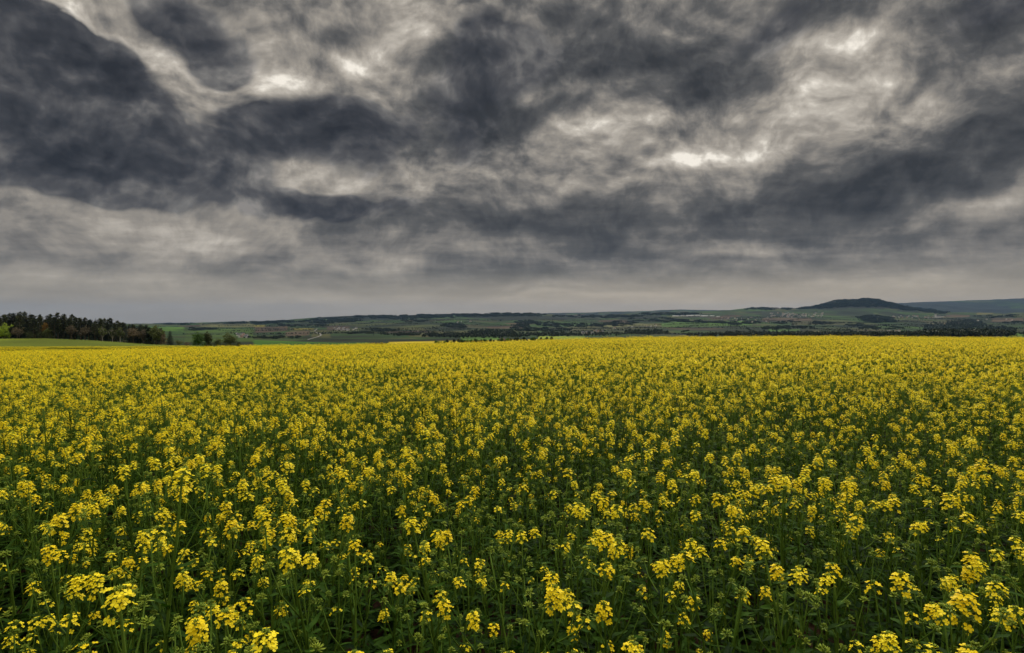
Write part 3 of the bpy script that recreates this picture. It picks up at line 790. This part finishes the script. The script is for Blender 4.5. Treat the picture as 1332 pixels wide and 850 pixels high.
def gable(mb, L, W, h, rise, over, mi=0, th=.25):
    x = L/2+over; y = W/2+over; d = rise*over/(W/2)
    for s in (-1,1):
        mb.add([(-x,s*y,h-d),(x,s*y,h-d),(x,0,h+rise),(-x,0,h+rise),(-x,s*y,h-d+th),(x,s*y,h-d+th),(x,0,h+rise+th),(-x,0,h+rise+th)],
               [(0,1,2,3),(4,7,6,5),(0,4,5,1),(1,5,6,2),(3,2,6,7),(0,3,7,4)], mi)
def walls(mb, L, W, h, rise):
    boxm(mb, -L/2,L/2,-W/2,W/2,-3,h)
    for s in (-1,1): mb.add([(s*L/2,-W/2,h),(s*L/2,W/2,h),(s*L/2,0,h+rise)], [(0,1,2)])
def house_proto(name, L, W, h, rise, mw, mr, nwin=4, chim=True):
    root = empty(name); a = MB(); walls(a, L, W, h, rise); mobj('wall', a.mesh('wall', [mw], False), root)
    a = MB(); gable(a, L, W, h, rise, .5); rf = mobj('roof', a.mesh('roof', [mr], False), root)
    if chim:
        a = MB(); boxm(a, L*.2,L*.2+.9,-.4,.5,h+rise-.6,h+rise+1.2); mobj('chimney', a.mesh('chimney', [mw], False), rf)
    a0 = None
    for i in range(nwin):
        for s in (-1,1):
            a = MB(); x = -L/2+L*(i+.5)/nwin; boxm(a, x-.6,x+.6, s*(W/2+.03)-.03, s*(W/2+.03)+.03, h*.55, h*.55+1.5)
            mobj('window', a.mesh('window', [M_GLASS], False), root)
    root['used'] = 0
    return root
def one_mesh_house(name, L, W, h, rise, mw, mr):
    a = MB(); walls(a, L, W, h, rise); gable(a, L, W, h, rise, .5, 1); return name, a.mesh(name, [mw, mr], False)
far_h = [one_mesh_house('house', 13, 9, 5.5, 4, M_WHITE, M_SLATE), one_mesh_house('house', 11, 9, 5, 4, M_CREAM, M_TILE), one_mesh_house('house', 15, 9, 6, 4.5, M_WHITE, M_TILE)]
def village(px0,px1,py0,py1,n,label,group,seed,rmin=1200,sc=1.0,mix=(0,1,2)):
    rr = random.Random(seed); cnt = 0
    for k in range(n):
        px = rr.uniform(px0,px1); py = rr.uniform(py0,py1)
        g = ground_at(px, py, rmin)
        if g is None: continue
        x, y, z = g; z = float(height(x, y)); nm_, me = far_h[rr.choice(mix)]
        o = mobj(nm_, me); o.location = (x, y, z); o.rotation_euler = (0,0,rr.choice((0.2,1.6,.5))+rr.gauss(0,.25)); s = sc*rr.uniform(.8,1.2); o.scale = (s,s,s)
        tag(o, label, 'house', group)
village(434,466,427.0,430.8,24,'white house in the hamlet on the slope beyond the yellow strip','houses of the hamlet on the slope',1,1500,1.0,(0,0,0))
village(307,322,434.5,440,14,'pale house in the village between the round trees and green slope','houses of the village past the small trees',2,1300,.9,(0,0,1))
village(757,784,431.5,435.2,18,'white house in the cluster just past the field','houses of the cluster just past the field',3,1500,.9,(0,0,1))
village(1002,1070,407.5,413.0,58,'white house in the village at the foot of the flat-topped hill','houses of the village under the flat-topped hill',4,4000,1.25,(0,2,0))
village(1160,1230,411.0,414.5,34,'small pale house in the village around the white church','houses of the village round the church',5,3000,1.1)
village(1150,1190,430.5,436.5,18,'pale house in the hollow below the brown field','houses in the hollow below the brown field',6,1500,.8)
village(935,1000,413.5,421.5,24,'scattered pale house on the slope left of the village','houses scattered on the slope',7,2500,1.1)
village(590,612,418.5,420.5,4,'lone pale farmhouse on the green slope in the middle','farmhouses on the middle slope',8,2500,1.1)
village(790,860,424,428,7,'pale farmhouse among the olive fields','farmhouses among the olive fields',9,2000,.9)
village(1195,1330,415,422,10,'pale farmhouse behind the wooded hill','farmhouses behind the wooded hill',10,2500,.9)
# industrial halls
hp = house_proto('industrial_hall', 70, 32, 8, 3, M_WHITE, M_SHEET, 6, False)
for i, (px, py) in enumerate([(879,412.2),(888,411.8),(897,412.0),(907,411.6),(916,412.2),(926,412),(934,412.4)]):
    g = ground_at(px, py, 4000); s = (1.1,.8,1.3,.9,1.2,.8,.6)[i]
    put(hp, g[0], g[1], .05*i, s, 'long pale factory hall on the ridge left of the conical rise', 'factory hall', 'factory halls on the ridge')
# the white church on the right
g = ground_at(1220, 413.6, 3000); ck = g[1]/3600.
ch = house_proto('church', 30, 12, 10, 6, M_WHITE, M_SLATE, 5, False)
a = MB(); boxm(a, -21,-15,-3.2,3.2,-3,22); mobj('tower', a.mesh('tower', [M_WHITE], False), ch)
a = MB(); a.add([(-21.6,-3.8,22),(-14.4,-3.8,22),(-14.4,3.8,22),(-21.6,3.8,22),(-18,0,33)], [(0,1,4),(1,2,4),(2,3,4),(3,0,4),(0,3,2,1)]); mobj('spire', a.mesh('spire', [M_SLATE], False), ch)
put(ch, g[0], g[1], .15, ck*1.0, 'white church with a pointed tower in the village on the right', 'church', z=g[2])
# the farmhouse on the rim
fh = house_proto('farmhouse', 14, 9, 4, 4, M_CREAM, M_TILE, 4, True)
g = ground_at(653, 444.4, 800); put(fh, g[0], g[1], .2, .55, 'small brown-roofed farmhouse behind the row of dark trees', 'farmhouse', z=g[2])
# winding road
def road():
    W = [(413,427.6),(411,429.5),(408.5,431.2),(411,432.8),(416,434.6),(418,436.3),(415,438.2),(409,439.8),(403,441.6),(399,443)]
    pts = []
    for i in range(len(W)-1):
        for k in range(6):
            t = k/6; g = ground_at(W[i][0]*(1-t)+W[i+1][0]*t, W[i][1]*(1-t)+W[i+1][1]*t, 1200)
            if g: pts.append(Vector((g[0], g[1], 0)))
    sp = [sum((pts[min(max(i+k,0),len(pts)-1)] for k in range(-3,4)), Vector())/7 for i in range(len(pts))]
    m = MB()
    for i in range(len(sp)):
        t = (sp[min(i+1,len(sp)-1)]-sp[max(i-1,0)]).normalized(); n = Vector((-t.y, t.x, 0))*3.4
        for s in (-1,1):
            p = sp[i]+n*s; m.v.append((p.x, p.y, float(height(p.x, p.y))+1.0))
    m.f = [(2*i,2*i+1,2*i+3,2*i+2) for i in range(len(sp)-1)]; m.m = [0]*len(m.f)
    o = mobj('road', m.mesh('road', [plain('asphalt', (.12,.115,.11), (.17,.165,.15), scale=.2)])); o['kind'] = 'structure'
road()
# ------------------------------------------------------------------ end of trees


#@@SKY
# ------------------------------------------------------------------ sky and light
SUN_AZ, SUN_EL = math.radians(20), math.radians(42)          # azimuth clockwise from the view direction
SUNV = Vector((math.sin(SUN_AZ)*math.cos(SUN_EL), math.cos(SUN_AZ)*math.cos(SUN_EL), math.sin(SUN_EL)))
def pdir(px, py):
    v = Vector(((px-CX)/F, 1.0, (HY-py)/F)); v.normalize(); return v
def pst(px, py):
    d = pdir(px, py); return d.x/(1+d.y), d.z/(1+d.y)
def sky():
    w = bpy.data.worlds.new('World'); SC.world = w; w.use_nodes = True
    nt = w.node_tree; N, L = nt.nodes, nt.links; N.clear()
    w.cycles.sampling_method = 'MANUAL'; w.cycles.sample_map_resolution = 256
    out = N.new('ShaderNodeOutputWorld'); bg = N.new('ShaderNodeBackground')
    tc = N.new('ShaderNodeTexCoord'); sep = N.new('ShaderNodeSeparateXYZ'); L.new(tc.outputs['Generated'], sep.inputs[0])
    def math_(op, a, b=None, c=None, clamp=False):
        n = N.new('ShaderNodeMath'); n.operation = op; n.use_clamp = clamp
        for k, v in enumerate((a,b,c)):
            if v is None: continue
            if isinstance(v, (int,float)): n.inputs[k].default_value = v
            else: L.new(v, n.inputs[k])
        return n.outputs[0]
    def comb(x, y, z=0.0):
        n = N.new('ShaderNodeCombineXYZ')
        for k, v in enumerate((x,y,z)):
            if isinstance(v, (int,float)): n.inputs[k].default_value = v
            else: L.new(v, n.inputs[k])
        return n.outputs[0]
    def noise(vec, scale, detail, rough=.5, dist=0., color=False, lac=2.0):
        n = N.new('ShaderNodeTexNoise'); n.inputs['Scale'].default_value = scale; n.inputs['Detail'].default_value = detail
        n.inputs['Roughness'].default_value = rough; n.inputs['Distortion'].default_value = dist; n.inputs['Lacunarity'].default_value = lac
        L.new(vec, n.inputs['Vector']); return n.outputs['Color' if color else 'Fac']
    def vmath(op, a, b=None, s=None):
        n = N.new('ShaderNodeVectorMath'); n.operation = op; L.new(a, n.inputs[0])
        if b is not None:
            if isinstance(b, tuple): n.inputs[1].default_value = b
            else: L.new(b, n.inputs[1])
        if s is not None:
            n.inputs['Scale'].default_value = s
        return n.outputs[0]
    X, Y, Z = sep.outputs
    zc = math_('MAXIMUM', Z, 0.0)
    # cloud-plane coordinates: a layer seen in perspective, flattening to the horizon
    den = math_('ADD', zc, .24)
    PX = math_('DIVIDE', X, den); PY = math_('DIVIDE', Y, den)
    P = comb(PX, PY, 0.0)
    # angular coordinates for the large cloud masses
    dy = math_('MAXIMUM', math_('ADD', Y, 1.0), .05)
    U = math_('DIVIDE', X, dy); V = math_('DIVIDE', Z, dy)
    S0 = comb(U, V, 0.0)
    Rr = (math.cos(.35), math.sin(.35))
    # warp
    w1 = vmath('SUBTRACT', noise(P, .9, 2, .5, color=True), (.5,.5,.5))
    w2 = vmath('SUBTRACT', noise(S0, 10.0, 3, .5, color=True), (.5,.5,.5))
    wv = N.new('ShaderNodeVectorMath'); wv.operation = 'MULTIPLY_ADD'; L.new(w1, wv.inputs[0]); wv.inputs[1].default_value = (.05,.03,0); L.new(S0, wv.inputs[2])
    wv2 = N.new('ShaderNodeVectorMath'); wv2.operation = 'MULTIPLY_ADD'; L.new(w2, wv2.inputs[0]); wv2.inputs[1].default_value = (.05,.045,0); L.new(wv.outputs[0], wv2.inputs[2])
    S1 = wv2.outputs[0]
    def blobs(lst, src):
        acc = None
        for (px,py,rx,ry,ang,wt) in lst:
            c = pst(px,py); sx = (pst(px+5,py)[0]-pst(px-5,py)[0])/10; sy = (pst(px,py-5)[1]-pst(px,py+5)[1])/10
            m = N.new('ShaderNodeMapping'); m.vector_type = 'TEXTURE'
            m.inputs['Location'].default_value = (c[0], c[1], 0)
            m.inputs['Rotation'].default_value = (0,0,math.radians(ang))
            m.inputs['Scale'].default_value = (rx*sx*1.5, ry*sy*1.5, 1)
            L.new(src, m.inputs['Vector'])
            g = N.new('ShaderNodeTexGradient'); g.gradient_type = 'SPHERICAL'; L.new(m.outputs[0], g.inputs[0])
            acc = math_('MULTIPLY_ADD', g.outputs['Fac'], wt, acc if acc is not None else 0.0)
        return acc
    # angle: degrees anticlockwise on the picture
    DARK = SKY_DARK; LIGHT = SKY_LIGHT; LOW = SKY_LOW
    D = blobs(DARK, S1); B = blobs(LIGHT, S1); K = blobs(LOW, S1)
    # textures
    n1 = noise(P, 1.7, 6, .55, 0)
    ps = N.new('ShaderNodeMapping'); ps.inputs['Rotation'].default_value = (0,0,-.5); ps.inputs['Scale'].default_value = (1.0,1.7,1); L.new(P, ps.inputs['Vector'])
    n2 = noise(ps.outputs[0], 3.2, 7, .58, .0)
    n3 = noise(S0, 8.0, 4, .5, 0)
    n4 = noise(vmath('ADD', S1, (3.,1.,0)), 21.0, 7, .60, 0)
    n5 = noise(vmath('ADD', S1, (1.,7.,0)), 10.0, 9, .64, 0)
    n6 = noise(vmath('ADD', S1, (1.,7.012,0)), 10.0, 6, .64, 0)
    rel = math_('SUBTRACT', n5, n6)
    def billow(off):
        mp_ = N.new('ShaderNodeMapping'); mp_.inputs['Location'].default_value = off; mp_.inputs['Scale'].default_value = (1,1.5,1); mp_.inputs['Rotation'].default_value = (0,0,.2); L.new(S1, mp_.inputs['Vector'])
        v = N.new('ShaderNodeTexVoronoi'); v.voronoi_dimensions = '2D'; v.feature = 'F1'
        v.inputs['Scale'].default_value = 11; v.inputs['Detail'].default_value = 3; v.inputs['Roughness'].default_value = .5; v.inputs['Lacunarity'].default_value = 2.3; v.normalize = True
        L.new(mp_.outputs[0], v.inputs['Vector']); return v.outputs['Distance']
    b1 = billow((2.,5.,0)); b2 = billow((1.996,5.016,0))
    puff = math_('SUBTRACT', .33, b1)                     # rounded heads
    lit = math_('SUBTRACT', b2, b1)                       # upper sides of the heads against the lower sides
    hi = math_('MULTIPLY_ADD', n1, .9, math_('MULTIPLY_ADD', n2, .6, math_('MULTIPLY', n3, .9)))     # mean ~1.2
    hi = math_('SUBTRACT', hi, 1.2)
    hi = math_('MULTIPLY_ADD', math_('SUBTRACT', n4, .5), .55, hi)
    # fade texture contrast to the horizon
    fz = N.new('ShaderNodeMapRange'); fz.inputs['From Min'].default_value = .0; fz.inputs['From Max'].default_value = .25; fz.inputs['To Min'].default_value = .16; L.new(Z, fz.inputs['Value'])
    hi = math_('MULTIPLY', math_('MULTIPLY_ADD', lit, 1.2, math_('MULTIPLY_ADD', rel, 1.5, hi)), fz.outputs[0])
    val = math_('ADD', math_('MULTIPLY_ADD', hi, .95, .535), math_('SUBTRACT', math_('MULTIPLY', B, .68), math_('MULTIPLY', D, .34)))
    n7 = noise(comb(math_('MULTIPLY', U, 3.2), math_('MULTIPLY', V, 26.0)), 2.2, 5, .55)
    val = math_('MULTIPLY_ADD', math_('MULTIPLY', math_('SUBTRACT', n7, .5), math_('SUBTRACT', 1.05, fz.outputs[0])), .85, val)
    r1 = ramp_of(nt, [(0,(.038,.041,.046)),(.2,(.066,.068,.072)),(.38,(.110,.109,.108)),(.52,(.192,.181,.168)),(.68,(.325,.297,.258)),(.86,(.54,.495,.43)),(1,(.92,.86,.76))])
    L.new(val, r1.inputs['Fac'])
    # low dark cumulus-like masses with firmer edges
    ragged = math_('MULTIPLY_ADD', puff, 1.5, math_('MULTIPLY_ADD', math_('SUBTRACT', n5, .5), 1.5, math_('MULTIPLY', math_('SUBTRACT', n4, .5), .8)))
    kf = math_('MULTIPLY_ADD', ragged, math_('MULTIPLY', K, 2.2, clamp=True), K)
    mr = N.new('ShaderNodeMapRange'); mr.interpolation_type = 'SMOOTHSTEP'; mr.inputs['From Min'].default_value = .22; mr.inputs['From Max'].default_value = .48; L.new(kf, mr.inputs['Value'])
    shade = math_('ADD', math_('MULTIPLY_ADD', math_('SUBTRACT', n4, .5), 1.2, math_('MULTIPLY', math_('SUBTRACT', n1, .5), 1.3)), math_('MULTIPLY_ADD', math_('MINIMUM', kf, .85), -.36, .70))
    shade = math_('MULTIPLY_ADD', lit, 2.2, math_('MULTIPLY_ADD', rel, 1.5, shade))
    r2 = ramp_of(nt, [(0,(.026,.029,.036)),(.35,(.050,.053,.061)),(.6,(.090,.090,.095)),(.85,(.17,.165,.16)),(1,(.26,.245,.23))])
    L.new(shade, r2.inputs['Fac'])
    mx = N.new('ShaderNodeMix'); mx.data_type = 'RGBA'; L.new(mr.outputs[0], mx.inputs[0]); L.new(r1.outputs['Color'], mx.inputs[6]); L.new(r2.outputs['Color'], mx.inputs[7])
    # clear air / thin veil seen low over the horizon: physical sky, warm and dim
    st = N.new('ShaderNodeTexSky'); st.sky_type = 'NISHITA'; st.sun_disc = False; st.sun_elevation = SUN_EL; st.sun_rotation = SUN_AZ
    st.dust_density = 3.0
    sk = N.new('ShaderNodeMix'); sk.data_type = 'RGBA'; sk.blend_type = 'MULTIPLY'; sk.inputs[0].default_value = 1
    L.new(st.outputs[0], sk.inputs[6]); sk.inputs[7].default_value = (.118,.120,.118,1)
    sg = N.new('ShaderNodeMix'); sg.data_type = 'RGBA'; sg.inputs[0].default_value = .75
    L.new(sk.outputs[2], sg.inputs[6]); sg.inputs[7].default_value = (.45,.39,.31,1); sk = sg
    hz = N.new('ShaderNodeMapRange'); hz.interpolation_type = 'SMOOTHSTEP'; hz.inputs['From Min'].default_value = -.005; hz.inputs['From Max'].default_value = .10
    hz.inputs['To Min'].default_value = .78; hz.inputs['To Max'].default_value = 0.; L.new(Z, hz.inputs['Value'])
    m2 = N.new('ShaderNodeMix'); m2.data_type = 'RGBA'; L.new(hz.outputs[0], m2.inputs[0]); L.new(mx.outputs[2], m2.inputs[6]); L.new(sk.outputs[2], m2.inputs[7])
    # extra brightness added toward the zenith, above the view, to light the field
    br = N.new('ShaderNodeMapRange'); br.interpolation_type = 'SMOOTHSTEP'; br.inputs['From Min'].default_value = .50; br.inputs['From Max'].default_value = .9
    br.inputs['To Min'].default_value = 1.; br.inputs['To Max'].default_value = ZEN_BOOST; L.new(Z, br.inputs['Value'])
    m3 = vmath('SCALE', m2.outputs[2]); L.new(br.outputs[0], m3.node.inputs['Scale'])
    L.new(m3, bg.inputs['Color']); bg.inputs['Strength'].default_value = .70
    L.new(bg.outputs[0], out.inputs[0])
ZEN_BOOST = 9.0
SKY_LOW = [ # px,py,rx,ry,angle,weight : dark low masses
 (10,110,190,95,-10,1.0),(60,215,190,34,-8,.9),(160,175,150,55,-22,.9),(230,225,120,38,-2,1.0),(130,100,120,40,-35,.6),(270,45,80,50,-30,.75),(300,85,34,34,0,.5),(70,25,120,26,-25,.45),
 (325,175,50,28,-5,.6),(345,200,40,16,0,.3),(425,165,88,38,8,.95),(470,195,70,42,-10,.85),(425,272,112,18,-2,.95),(620,120,90,60,30,.5),(660,60,80,50,10,.4),(620,190,50,34,0,.35),(760,60,120,36,10,.4),(1030,30,110,34,20,.55),(1270,35,110,45,20,.5),
 ]
SKY_DARK = [
 (620,140,80,80,20,.75),(600,90,50,50,0,.4),(740,80,150,50,12,.75),(680,170,60,50,0,.4),(1030,45,150,50,22,.5),(1250,40,120,50,25,.6),(1130,235,240,42,15,.95),(1290,190,120,50,18,.5),(830,290,290,32,2,.7),
 (650,350,200,12,0,.5),(1000,340,150,14,8,.6),(540,290,160,26,0,.45),(950,90,110,34,25,.5),(600,372,170,6,0,.45),(330,250,40,20,0,.2),(180,340,200,22,0,.2),(1250,330,120,14,0,.2),(1145,80,55,30,0,.4),(372,335,34,8,0,.5),(472,336,22,6,0,.5)]
SKY_LIGHT = [
 (520,60,70,34,40,.40),(462,85,34,15,-20,.45),(548,62,14,20,0,.35),(400,40,80,50,0,.16),(370,110,50,60,0,.16),(925,198,130,34,16,.42),(905,190,34,20,15,.20),(1060,150,100,28,28,.26),(800,140,60,34,10,.34),(840,165,40,25,40,.2),
 (110,35,48,18,-45,.50),(230,82,70,20,-25,.20),(360,238,50,12,-20,-.02),(600,185,24,18,0,.28),(655,200,18,10,0,.2),(40,262,240,28,-10,.22),(680,22,40,24,0,.22),(1250,272,130,12,10,.22),(1300,100,80,14,20,.2),
 (520,343,100,9,0,.22),(150,305,260,50,0,.17),(960,345,70,5,5,.2),(800,382,160,6,0,.15),(1150,100,60,24,30,.2),(700,235,60,20,0,.14)]
sky()
sl = bpy.data.lights.new('sun', 'SUN'); sl.energy = 1.5; sl.angle = math.radians(10); sl.color = (1,.93,.82)
so = link(bpy.data.objects.new('sun', sl)); so.rotation_euler = (SUNV).to_track_quat('Z','Y').to_euler(); so.location = (0,0,60)

# ------------------------------------------------------------------ the air
def haze():
    m, nt, N, L = new_mat('pale_air'); out = N.new('ShaderNodeOutputMaterial'); v = N.new('ShaderNodeVolumePrincipled')
    v.inputs['Color'].default_value = (.20,.37,.66,1); v.inputs['Density'].default_value = HAZE_D; v.inputs['Anisotropy'].default_value = .2
    L.new(v.outputs[0], out.inputs['Volume'])
    a = MB(); zz = np.array([o.location.z for o in SC.objects]); boxm(a, -26800, 26800, -26800, 26800, -1050, 520)
    o = mobj('haze', a.mesh('haze', [m], False)); tag(o, kind='stuff')
HAZE_D = 1.6e-5
haze()
#@@HAZE

# ------------------------------------------------------------------ camera and render settings
cd = bpy.data.cameras.new('camera'); cam = link(bpy.data.objects.new('camera', cd))
cd.sensor_width = 36; cd.lens = 36*F/1332.0; cd.clip_start = .05; cd.clip_end = 60000
cam.location = (0,0,CAMZ); cam.rotation_euler = (math.pi/2-PITCH, 0, 0)
SC.camera = cam
SC.view_settings.view_transform = 'Standard'; SC.view_settings.look = 'None'; SC.view_settings.gamma = 1; SC.view_settings.exposure = .52
SC.render.engine = 'CYCLES'
cy = SC.cycles
cy.max_bounces = 6; cy.diffuse_bounces = 2; cy.glossy_bounces = 2; cy.transmission_bounces = 4; cy.volume_bounces = 0; cy.transparent_max_bounces = 4
cy.use_denoising = True; cy.denoiser = 'OPENIMAGEDENOISE'
cy.caustics_reflective = False; cy.caustics_refractive = False
